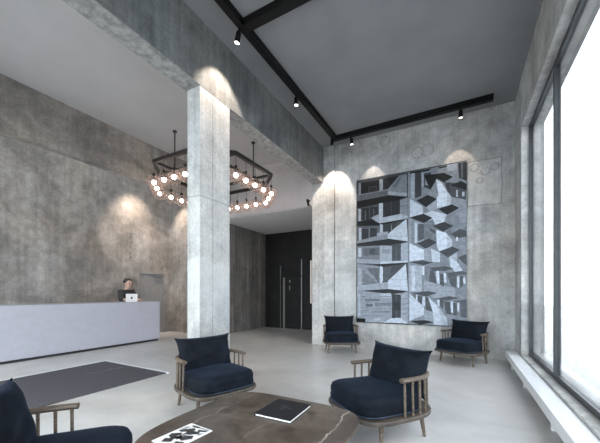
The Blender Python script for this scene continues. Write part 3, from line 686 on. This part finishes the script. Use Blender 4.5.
for v in bm.verts:
    x, y, z = v.co; n = 1+0.03*math.sin(9*x+5*z)
    v.co = Vector((x*0.106*n, y*0.122*n-0.012, z*0.10*n))
    if v.co.y > 0.02 and v.co.z < 0.045: v.co.y = 0.02+(v.co.y-0.02)*0.2
    if v.co.z < -0.03: v.co.z = -0.03+(v.co.z+0.03)*0.5
    v.co += Vector((0, 0.10, 1.555))
obj('hair', bm, M['hair'], pe, smooth=True)
for s in (-1, 1):
    bm = bmesh.new(); bmesh.ops.create_uvsphere(bm, u_segments=10, v_segments=8, radius=0.013, matrix=Matrix.Translation((s*0.034, 0.192, 1.517))); obj('eye', bm, M['eye'], pe, smooth=True)
bm = bmesh.new(); tube(bm, (-0.024,0.196,1.452), (0.024,0.196,1.452), 0.006, seg=8); obj('mouth', bm, plain('lips', (0.40,0.20,0.18), 0.5), pe, smooth=True)

# ------------------------------------------------------------------ building print on the picture wall
X0, X1, Z0, Z1 = -2.12, 0.08, 0.585, 3.815; YP = YB-0.035
pr = empty('wall_picture_print', (X0, YP, Z0)); pr.name = 'printed_canvas'; tag(pr, 'huge blue grey print of stacked angular concrete balconies on the wall', 'picture')
obj('canvas', BM((0, X1-X0, 0.0, 0.0345, 0, Z1-Z0)), M['canvas_edge'], pr)
bm = bmesh.new(); lay = bm.faces.layers.int.new('g'); W_, H_ = X1-X0, Z1-Z0
cols = []
for n_, (g, pts) in enumerate(ART):
    y = -0.0006-n_*0.00004
    vs = [bm.verts.new((u*W_, y, v*H_)) for u, v in pts]
    try: f_ = bm.faces.new(vs)
    except ValueError: continue
    f_[lay] = g
bm.normal_update()
for f_ in bm.faces:
    if f_.normal.y > 0: f_.normal_flip()
me = bpy.data.meshes.new('printed_image'); 
gs = [f_[lay] for f_ in bm.faces]; bm.to_mesh(me); bm.free(); me.materials.append(M['art'])
ca = me.color_attributes.new('print_colour', 'FLOAT_COLOR', 'CORNER')
ART_GAIN, ART_GAMMA = 1.0, 1.0
for p_, g in zip(me.polygons, gs):
    l_ = (g/255.0)**2.2*ART_GAIN
    for li in p_.loop_indices: ca.data[li].color = (l_*0.86, l_*0.97, l_*1.13, 1)
im = bpy.data.objects.new('printed_image', me); COL.objects.link(im); im.parent = pr

# ------------------------------------------------------------------ window bench (low white convector)
cv = empty('window_bench', (XR-0.085, 1.9, 0)); tag(cv, 'low white metal convector bench running under the tall windows', 'convector')
obj('casing', BM((-0.085, 0.083, -3.5, 4.60, 0.11, 0.222)), M['white_metal'], cv, bevel=0.006)
for y in (-3.2, -1.2, 0.2, 1.6, 3.0, 4.1):
    obj('bracket', BM((-0.05, 0.07, y-0.02, y+0.02, 0, 0.11)), M['white_metal'], cv)
obj('grille', BM(*[(-0.06+0.02*i, -0.05+0.02*i, -3.4, 4.5, 0.222, 0.225) for i in range(6)]), M['white_metal'], cv)

# ------------------------------------------------------------------ lighting track and spotlights
TX, TY, TZ = -2.49, 6.27, ZC
tk = empty('lighting_track', (TX, TY, TZ)); tag(tk, 'black square ceiling track with two arms over the hall', 'lighting track')
obj('track_bar', BM((-0.045, 0.045, -(TY+1.6), 0.045, -0.10, -0.001)), M['black_metal'], tk)
obj('track_bar', BM((0.045, 2.98, -0.045, 0.045, -0.10, -0.001)), M['black_metal'], tk)
obj('track_bar', BM((0.045, 3.0, 3.07-TY-0.06, 3.07-TY+0.06, -0.10, -0.001)), M['black_metal'], tk)
obj('end_cap', BM((2.98, 2.99, -0.035, 0.035, -0.09, -0.01)), M['steel'], tk)
def make_spot(label):
    r = empty('spotlight'); tag(r, label, 'spotlight', 'black spotlights on the ceiling track')
    bm = bmesh.new(); tube(bm, (0,0,0), (0,0,-0.05), 0.016); obj('stem', bm, M['black_metal'], r, smooth=False)
    h = bmesh.new(); tube(h, (0,0,-0.03), (0,0,-0.155), 0.034, seg=20); obj('lamp_body', h, M['black_metal'], r, bevel=0.004)
    l = bmesh.new(); tube(l, (0,0,-0.1555), (0,0,-0.1575), 0.028, seg=20); obj('lens', l, M['lens'], r)
    return r
SP = [((TX-0.04, 3.04), 'black spotlight where the cross arm meets the track, lighting the column', (-1.0, 0.0), 3, 1),
      ((TX-0.03, 4.53), 'black spotlight halfway along the track beside the colonnade beam', (0, 0), 0, 1),
      ((TX, 6.10), 'unlit looking black spotlight just before the corner of the track', (-0.45, 0.5), 2, 0),
      ((-2.12, TY), 'black spotlight above the top corner of the print by the pilaster', (0, 1), 2, 1),
      ((-0.02, TY), 'black spotlight near the free end of the track above the print', (0, 1), 2, 1)]
base = None
for (x, y), lab, (ax, ay), tilt, lit in SP:
    if base is None: o = base = make_spot(lab)
    else: o = copy_tree(base); o['label'] = lab
    o.location = (x, y, TZ-0.10)
    if not lit:
        for ch in o.children:
            if ch.name.startswith('lens'): ch.data = ch.data.copy(); ch.data.materials[0] = M['lens_off']
    ang = math.radians((0, 8, 14, 16)[tilt])
    for ch in o.children:
        if ch.name.startswith('lamp_body') or ch.name.startswith('lens'):
            v = Vector((ax, ay, 0)); v = v.normalized() if v.length else Vector((1,0,0))
            ch.rotation_euler = (Vector((0,0,-1))*math.cos(ang)+v*math.sin(ang)).to_track_quat('-Z', 'Y').to_euler()
LZ = TZ-0.31
spot_light('spot_column', (TX, 3.11, 4.54), (XB, 3.13, 3.70), SPW*1.0, 74, 0.5, WARM)
spot_light('spot_hall', (TX, 4.55, LZ), (TX, 4.55, 0), SPW*0.4, 40, 0.4, WARM)
spot_light('spot_pilaster', (TX, 6.22, 4.42), (-2.72, YB, 3.40), SPW*1.1, 68, 0.45, WARM)
spot_light('spot_print', (-1.75, TY, LZ), (-1.75, YB+0.0, 3.55), SPW*0.25, 50, 0.4, WARM)
spot_light('spot_print_end', (-0.06, TY, LZ), (-0.06, YB, 3.42), SPW*0.25, 54, 0.4, WARM)
spot_light('spot_desk_wall', (-7.55, 5.36, 4.78), (XL, 5.36, 2.75), SPW*3.6, 62, 0.9, WARM)
spot_light('spot_lobby_end', (-7.76, 6.05, 4.50), (-7.76, YB-0.05, 2.7), SPW*2.2, 62, 0.85, WARM)

# small black spot on the bulkhead beside the pier
bs = empty('bulkhead_spotlight', (-3.32, YB-0.04, 3.52)); tag(bs, 'tiny black spotlight fixed to the bulkhead edge beside the pier', 'spotlight')
obj('bracket', BM((-0.02, 0.02, -0.03, -0.0005, -0.02, 0.02)), M['black_metal'], bs)
bm = bmesh.new(); tube(bm, (-0.03,-0.05,0.03), (0.01,-0.05,-0.13), 0.03, seg=14); obj('lamp_body', bm, M['black_metal'], bs)

# ------------------------------------------------------------------ chandelier
CX_, CY_, ZF, HB, CUT = -4.39, 4.53, 3.64, 0.99, 0.45
ch = empty('chandelier', (CX_, CY_, ZL)); tag(ch, 'large octagonal black frame chandelier with round glass globes in the lobby', 'chandelier')
zf = ZF-ZL
octo = [(-HB+CUT,-HB),(HB-CUT,-HB),(HB,-HB+CUT),(HB,HB-CUT),(HB-CUT,HB),(-HB+CUT,HB),(-HB,HB-CUT),(-HB,-HB+CUT)]
bm = bmesh.new(); sweep(bm, [(x, y, zf) for x, y in octo], [(-0.03,-0.03),(0.03,-0.03),(0.03,0.03),(-0.03,0.03)], closed=True)
obj('ring_frame', bm, M['frame_metal'], ch)
q_ = HB-CUT
for a, b in (((-HB+0.03,-q_),(HB-0.03,-q_)),((-HB+0.03,q_),(HB-0.03,q_)),((-q_,-HB+0.03),(-q_,HB-0.03)),((q_,-HB+0.03),(q_,HB-0.03))):
    bm = bmesh.new(); beam(bm, (a[0],a[1],zf), (b[0],b[1],zf), 0.045, 0.045); obj('cross_bar', bm, M['frame_metal'], ch)
for x in (-q_, q_):
    for y in (-q_, q_):
        bm = bmesh.new(); tube(bm, (x,y,zf+0.02), (x,y,-0.002), 0.012, seg=10); tube(bm, (x,y,-0.025), (x,y,-0.001), 0.04, seg=16); obj('suspension_rod', bm, M['frame_metal'], ch)
gl = []
for i in range(8):
    a, b = Vector(octo[i]), Vector(octo[(i+1) % 8]); n_ = 4 if i % 2 == 0 else 2
    for j in range(n_): gl.append(a.lerp(b, j/n_))
GZ, GR = 3.26-ZL, 0.128
first = None
def make_globe(x, y):
    bm = bmesh.new(); lathe(bm, [(GR*math.sin(t*PI/18), -GR*math.cos(t*PI/18)) for t in range(1, 17)] , seg=28)
    bot = [v for v in bm.verts if v.co.z < -GR*0.97]; bmesh.ops.contextual_create(bm, geom=bot)
    g = obj('glass_globe', bm, M['globe'], ch, smooth=True); g.location = (x, y, GZ)
    bm = bmesh.new(); tube(bm, (0,0,GR*0.93), (0,0,GR*0.93+0.05), 0.030, 0.022, seg=14); tube(bm, (0,0,GR*0.30), (0,0,GR*0.93), 0.014, seg=10)
    obj('lamp_holder', bm, M['frame_metal'], g)
    bm = bmesh.new(); bmesh.ops.create_uvsphere(bm, u_segments=14, v_segments=10, radius=0.040, matrix=Matrix.Translation((0,0,0.0))); obj('bulb', bm, M['bulb'], g, smooth=True)
    bm = bmesh.new(); tube(bm, (0,0,GR+0.03), (0,0,(zf-0.02)-GZ), 0.004, seg=6); obj('wire', bm, M['frame_metal'], g)
    return g
for i, p in enumerate(gl):
    if first is None: first = make_globe(p.x, p.y); continue
    c = copy_tree(first, ch); c.location = (p.x, p.y, GZ)

# ------------------------------------------------------------------ armchairs
def oval(t, a=1.0, b=1.0, n=3.0):
    c, s = math.cos(t), math.sin(t); e = 2.0/n
    return (a*math.copysign(abs(c)**e, c), b*math.copysign(abs(s)**e, s))
def seat_ring(sc_, k=64):
    out = []
    for i in range(k):
        t = 2*PI*i/k; n = 4.2 if math.sin(t) > 0 else 2.7
        x, y = oval(t, 0.385*sc_, 0.415*sc_, n); out.append((x, y))
    return out
def cushion_ring(sc_, k=64):
    out = []
    for i in range(k):
        t = 2*PI*i/k; n = 4.6 if math.sin(t) > 0 else 3.2
        x, y = oval(t, 0.335*sc_, 0.36*sc_ if math.sin(t) > 0 else 0.33*sc_, n); out.append((x, y+0.045))
    return out
def stack(bm, layers, k=64, seat_ring=seat_ring):
    """layers: (scale, z); closes top and bottom"""
    rings = [[bm.verts.new((x, y, z)) for x, y in seat_ring(s_, k)] for s_, z in layers]
    for A, B in zip(rings, rings[1:]):
        for i in range(k):
            j = (i+1) % k; bm.faces.new((A[i], A[j], B[j], B[i]))
    bm.faces.new(rings[0][::-1]); bm.faces.new(rings[-1])
def make_chair(label):
    r = empty('armchair'); tag(r, label, 'armchair', 'navy velvet armchairs in the hall')
    bm = bmesh.new(); stack(bm, [(0.95,0.195),(0.985,0.20),(1.0,0.21),(1.0,0.228),(0.99,0.236),(0.96,0.238)]); obj('seat_deck', bm, M['dark_wood'], r, smooth=False)
    bm = bmesh.new(); stack(bm, [(0.93,0.2385),(0.97,0.245),(1.0,0.27),(1.005,0.298),(0.985,0.318),(1.0,0.335),(0.995,0.365),(0.96,0.392),(0.90,0.405),(0.75,0.414),(0.5,0.419),(0.2,0.42)], seat_ring=cushion_ring)
    for v in bm.verts:
        if v.co.z > 0.38: v.co.z += 0.007*math.sin(9*v.co.x+2)*math.cos(7*v.co.y)
        if v.co.y < -0.2 and v.co.z > 0.38: v.co.z = 0.38+(v.co.z-0.38)*0.3
    cu = obj('seat_cushion', bm, M['velvet'], r, smooth=True)
    for z, s_ in ((0.256, 0.995),):
        bm = bmesh.new(); sweep(bm, [(x, y, z) for x, y in cushion_ring(s_, 64)], [(0.005*math.cos(a), 0.006*math.sin(a)) for a in [2*PI*i/6 for i in range(6)]], closed=True)
        obj('piping', bm, M['piping'], cu, smooth=True)
    # back pillow: pointed corners, leaning on the rail
    bm = bmesh.new(); nu, nv = 26, 20; W2, Hh, T = 0.322, 0.40, 0.10; faces = {}
    rnd = random.Random(3)
    for sd in (1, -1):
        for i in range(nu+1):
            for j in range(nv+1):
                u, v = 2*i/nu-1, 2*j/nv-1
                edge = (i in (0, nu) or j in (0, nv))
                if edge and sd == -1: continue
                px_ = W2*u*(1-0.055*(1-v*v)*abs(u)**3); pz = Hh/2*v*(1-0.055*(1-u*u)*abs(v)**3); px_ *= 1+0.07*u**6*v**6; pz *= 1+0.06*u**8*v**8
                th = T*((1-u**4)*(1-v**4))**0.55 if not edge else 0
                th *= 1+0.06*math.sin(7*u+3*v+1)*math.cos(5*v-2*u)
                low = 1+0.12*max(0, -v); low *= 1+0.10*math.sin(6*(u+0.35)*(0.6+v)+2*v)*math.exp(-2*(u*u)) if sd == 1 else 1
                faces[(sd,i,j)] = bm.verts.new((px_, sd*th*low, pz))
    g = lambda sd, i, j: faces.get((sd,i,j)) or faces[(1,i,j)]
    for sd in (1, -1):
        for i in range(nu):
            for j in range(nv): bm.faces.new([g(sd,a,b) for a, b in ((i,j),(i+1,j),(i+1,j+1),(i,j+1))])
    pil = obj('back_pillow', bm, M['velvet'], r, smooth=True); pil.location = (0, -0.205, 0.545); pil.rotation_euler = (math.radians(14), 0, 0)
    # rail round the back, open at the front
    path = []
    for i in range(41):
        t = PI*0.985 + (PI*1.03)*i/40
        x, y = oval(t, 0.355, 0.375, 2.7); path.append((x, y, 0.535))
    path = [(path[0][0], 0.07, 0.535), (path[0][0], 0.05, 0.535)] + path[1:-1] + [(path[-1][0], 0.05, 0.535), (path[-1][0], 0.07, 0.535)]
    pf = [(0.026*math.cos(a), 0.019*math.sin(a)) for a in [2*PI*i/10 for i in range(10)]]
    bm = bmesh.new(); sweep(bm, path, pf); obj('arm_rail', bm, M['wood'], r, smooth=False, bevel=0.0)
    L = [0]
    for a, b in zip(path, path[1:]): L.append(L[-1]+(Vector(b)-Vector(a)).length)
    for i in range(16):
        d = 0.035+(L[-1]-0.07)*i/15
        for k_ in range(len(L)-1):
            if L[k_] <= d <= L[k_+1]:
                p = Vector(path[k_]).lerp(Vector(path[k_+1]), (d-L[k_])/max(L[k_+1]-L[k_], 1e-6)); break
        bm = bmesh.new(); tube(bm, (p.x*1.015, p.y*1.01, 0.237), (p.x, p.y, 0.530), 0.010, seg=10); obj('spindle', bm, M['wood'], r, smooth=False)
    for x in (-0.285, 0.285):
        for y in (-0.235, 0.215):
            bm = bmesh.new(); tube(bm, (x*1.03, y*1.05, 0.0), (x*0.96, y*0.95, 0.197), 0.013, 0.021, seg=12); obj('leg', bm, M['wood'], r)
    return r
CH = [((-2.45, 2.50), (0.95, -0.31), 'navy velvet armchair standing in front of the concrete column'),
      ((-0.67, 2.80), (-0.61, -0.79), 'navy velvet armchair beside the table, seen from its side, spindles in view'),
      ((-2.30, 6.10), (0.49, -0.87), 'navy velvet armchair against the pilaster left of the print'),
      ((0.01, 6.16), (-0.46, -0.89), 'navy velvet armchair under the lower corner of the print by the window bench'),
      ((-1.92, 0.72), (0.66, 0.75), 'navy velvet armchair by the table corner where the magazine lies')]
proto = None
for (x, y), (fx, fy), lab in CH:
    if proto is None: o = proto = make_chair(lab)
    else: o = copy_tree(proto); o['label'] = lab
    if o is not proto and abs(x+0.67) < 0.01:
        for c in o.children:
            if c.name.startswith('back_pillow'): c.rotation_euler.z = math.radians(7)
    o.location = (x, y, 0.0005); o.rotation_euler = (0, 0, math.atan2(fy, fx)-PI/2)

# ------------------------------------------------------------------ coffee table, book, magazine
ct = empty('coffee_table', (-1.18, 1.56, 0)); tag(ct, 'low coffee table with rounded brown marble top between the armchairs', 'coffee table')
def tring(s_, z, k=96): return [(*oval(2*PI*i/k, 0.59*s_, 0.60*s_, 4.8 if i < k/2 else 3.6), z) for i in range(k)]
bm = bmesh.new(); k = 96
rings = [[bm.verts.new(p) for p in tring(s_, z)] for s_, z in ((0.92,0.345),(0.985,0.362),(1.0,0.372),(0.998,0.378),(0.992,0.38))]
for A, B in zip(rings, rings[1:]):
    for i in range(k): bm.faces.new((A[i], A[(i+1)%k], B[(i+1)%k], B[i]))
bm.faces.new(rings[0][::-1]); bm.faces.new(rings[-1])
top = obj('marble_top', bm, M['marble'], ct)
bm = bmesh.new()
rings = [[bm.verts.new(p) for p in tring(s_, z)] for s_, z in ((0.80,0.11),(0.82,0.12),(0.82,0.14),(0.80,0.15))]
for A, B in zip(rings, rings[1:]):
    for i in range(k): bm.faces.new((A[i], A[(i+1)%k], B[(i+1)%k], B[i]))
bm.faces.new(rings[0][::-1]); bm.faces.new(rings[-1])
obj('lower_shelf', bm, M['dark_wood'], ct)
for x in (-0.40, 0.40):
    for y in (-0.42, 0.42):
        bm = bmesh.new(); tube(bm, (x*1.03,y*1.03,0), (x,y,0.345), 0.015, 0.023, seg=14); obj('leg', bm, M['dark_wood'], ct)

bk = empty('book', (-1.153, 1.885, 0.3805), math.radians(1.5)); tag(bk, 'black hardcover book lying on the marble table top', 'book')
obj('pages', BM((-0.138, 0.140, -0.160, 0.160, 0.003, 0.016)), M['page'], bk)
obj('cover', BM((-0.145, 0.145, -0.167, 0.167, 0.016, 0.0195), (-0.145, 0.145, -0.167, 0.167, 0, 0.003), (-0.145, -0.140, -0.167, 0.167, 0.003, 0.016)), M['book_cover'], bk, bevel=0.0008)
bm = bmesh.new()
for j, (n_, z) in enumerate(((5, 0.045), (7, 0.015), (4, -0.015))):
    for i in range(n_):
        x = -0.045+0.014*i+0.004*j; bx(bm, x, x+0.009, z, z+0.016, 0.0195, 0.0199); 
obj('embossed_title', bm, M['book_emboss'], bk)

mg = empty('magazine', (-1.49, 1.265, 0.3805), math.radians(-4)); tag(mg, 'magazine with a black and white cover lying at the table edge', 'magazine')
obj('pages', BM((-0.10, 0.10, -0.14, 0.14, 0, 0.006)), M['page'], mg, bevel=0.001)
def flat(bm, pts, z, mi): bm.faces.new([bm.verts.new((x, y, z)) for x, y in pts]).material_index = mi
bm = bmesh.new(); Z = 0.0063
blk = [[(-.06,.125),(.0,.130),(.0,.110),(-.06,.108)], [(.02,.10),(.085,.12),(.085,.10),(.035,.075)], [(-.085,.03),(-.02,.10),(.015,.085),(-.01,.05),(-.05,.02)],
       [(-.01,.05),(.05,.085),(.07,.06),(.02,.02)], [(-.08,-.02),(-.03,.02),(.0,-.02),(-.03,-.06),(-.07,-.05)], [(.01,.0),(.06,.03),(.085,.0),(.05,-.05),(.02,-.04)],
       [(-.06,-.08),(-.01,-.05),(.01,-.09),(-.04,-.12)], [(.03,-.07),(.08,-.05),(.085,-.09),(.05,-.11)],
       [(-.02,.06),(.03,.075),(.04,.03),(-.01,.0)], [(-.04,.09),(-.02,.12),(.085,.128),(.088,.122),(-.01,.112)], [(-.05,-.04),(.03,-.01),(.04,-.03),(-.03,-.075)]]
for i, b_ in enumerate(blk): flat(bm, b_, Z+0.0001*i, 0)
for b_ in ([(-.08,.09),(-.05,.10),(-.06,.05),(-.085,.045)], [(.0,.02),(.02,.02),(.015,-.04),(-.01,-.02)], [(.06,.06),(.085,.08),(.085,.04)], [(-.03,-.02),(.01,.0),(.02,-.06),(-.01,-.05)]): flat(bm, b_, Z+0.001, 1)
obj('cover_picture', bm, [M['ink'], M['grey_ink']], mg, recalc=False)
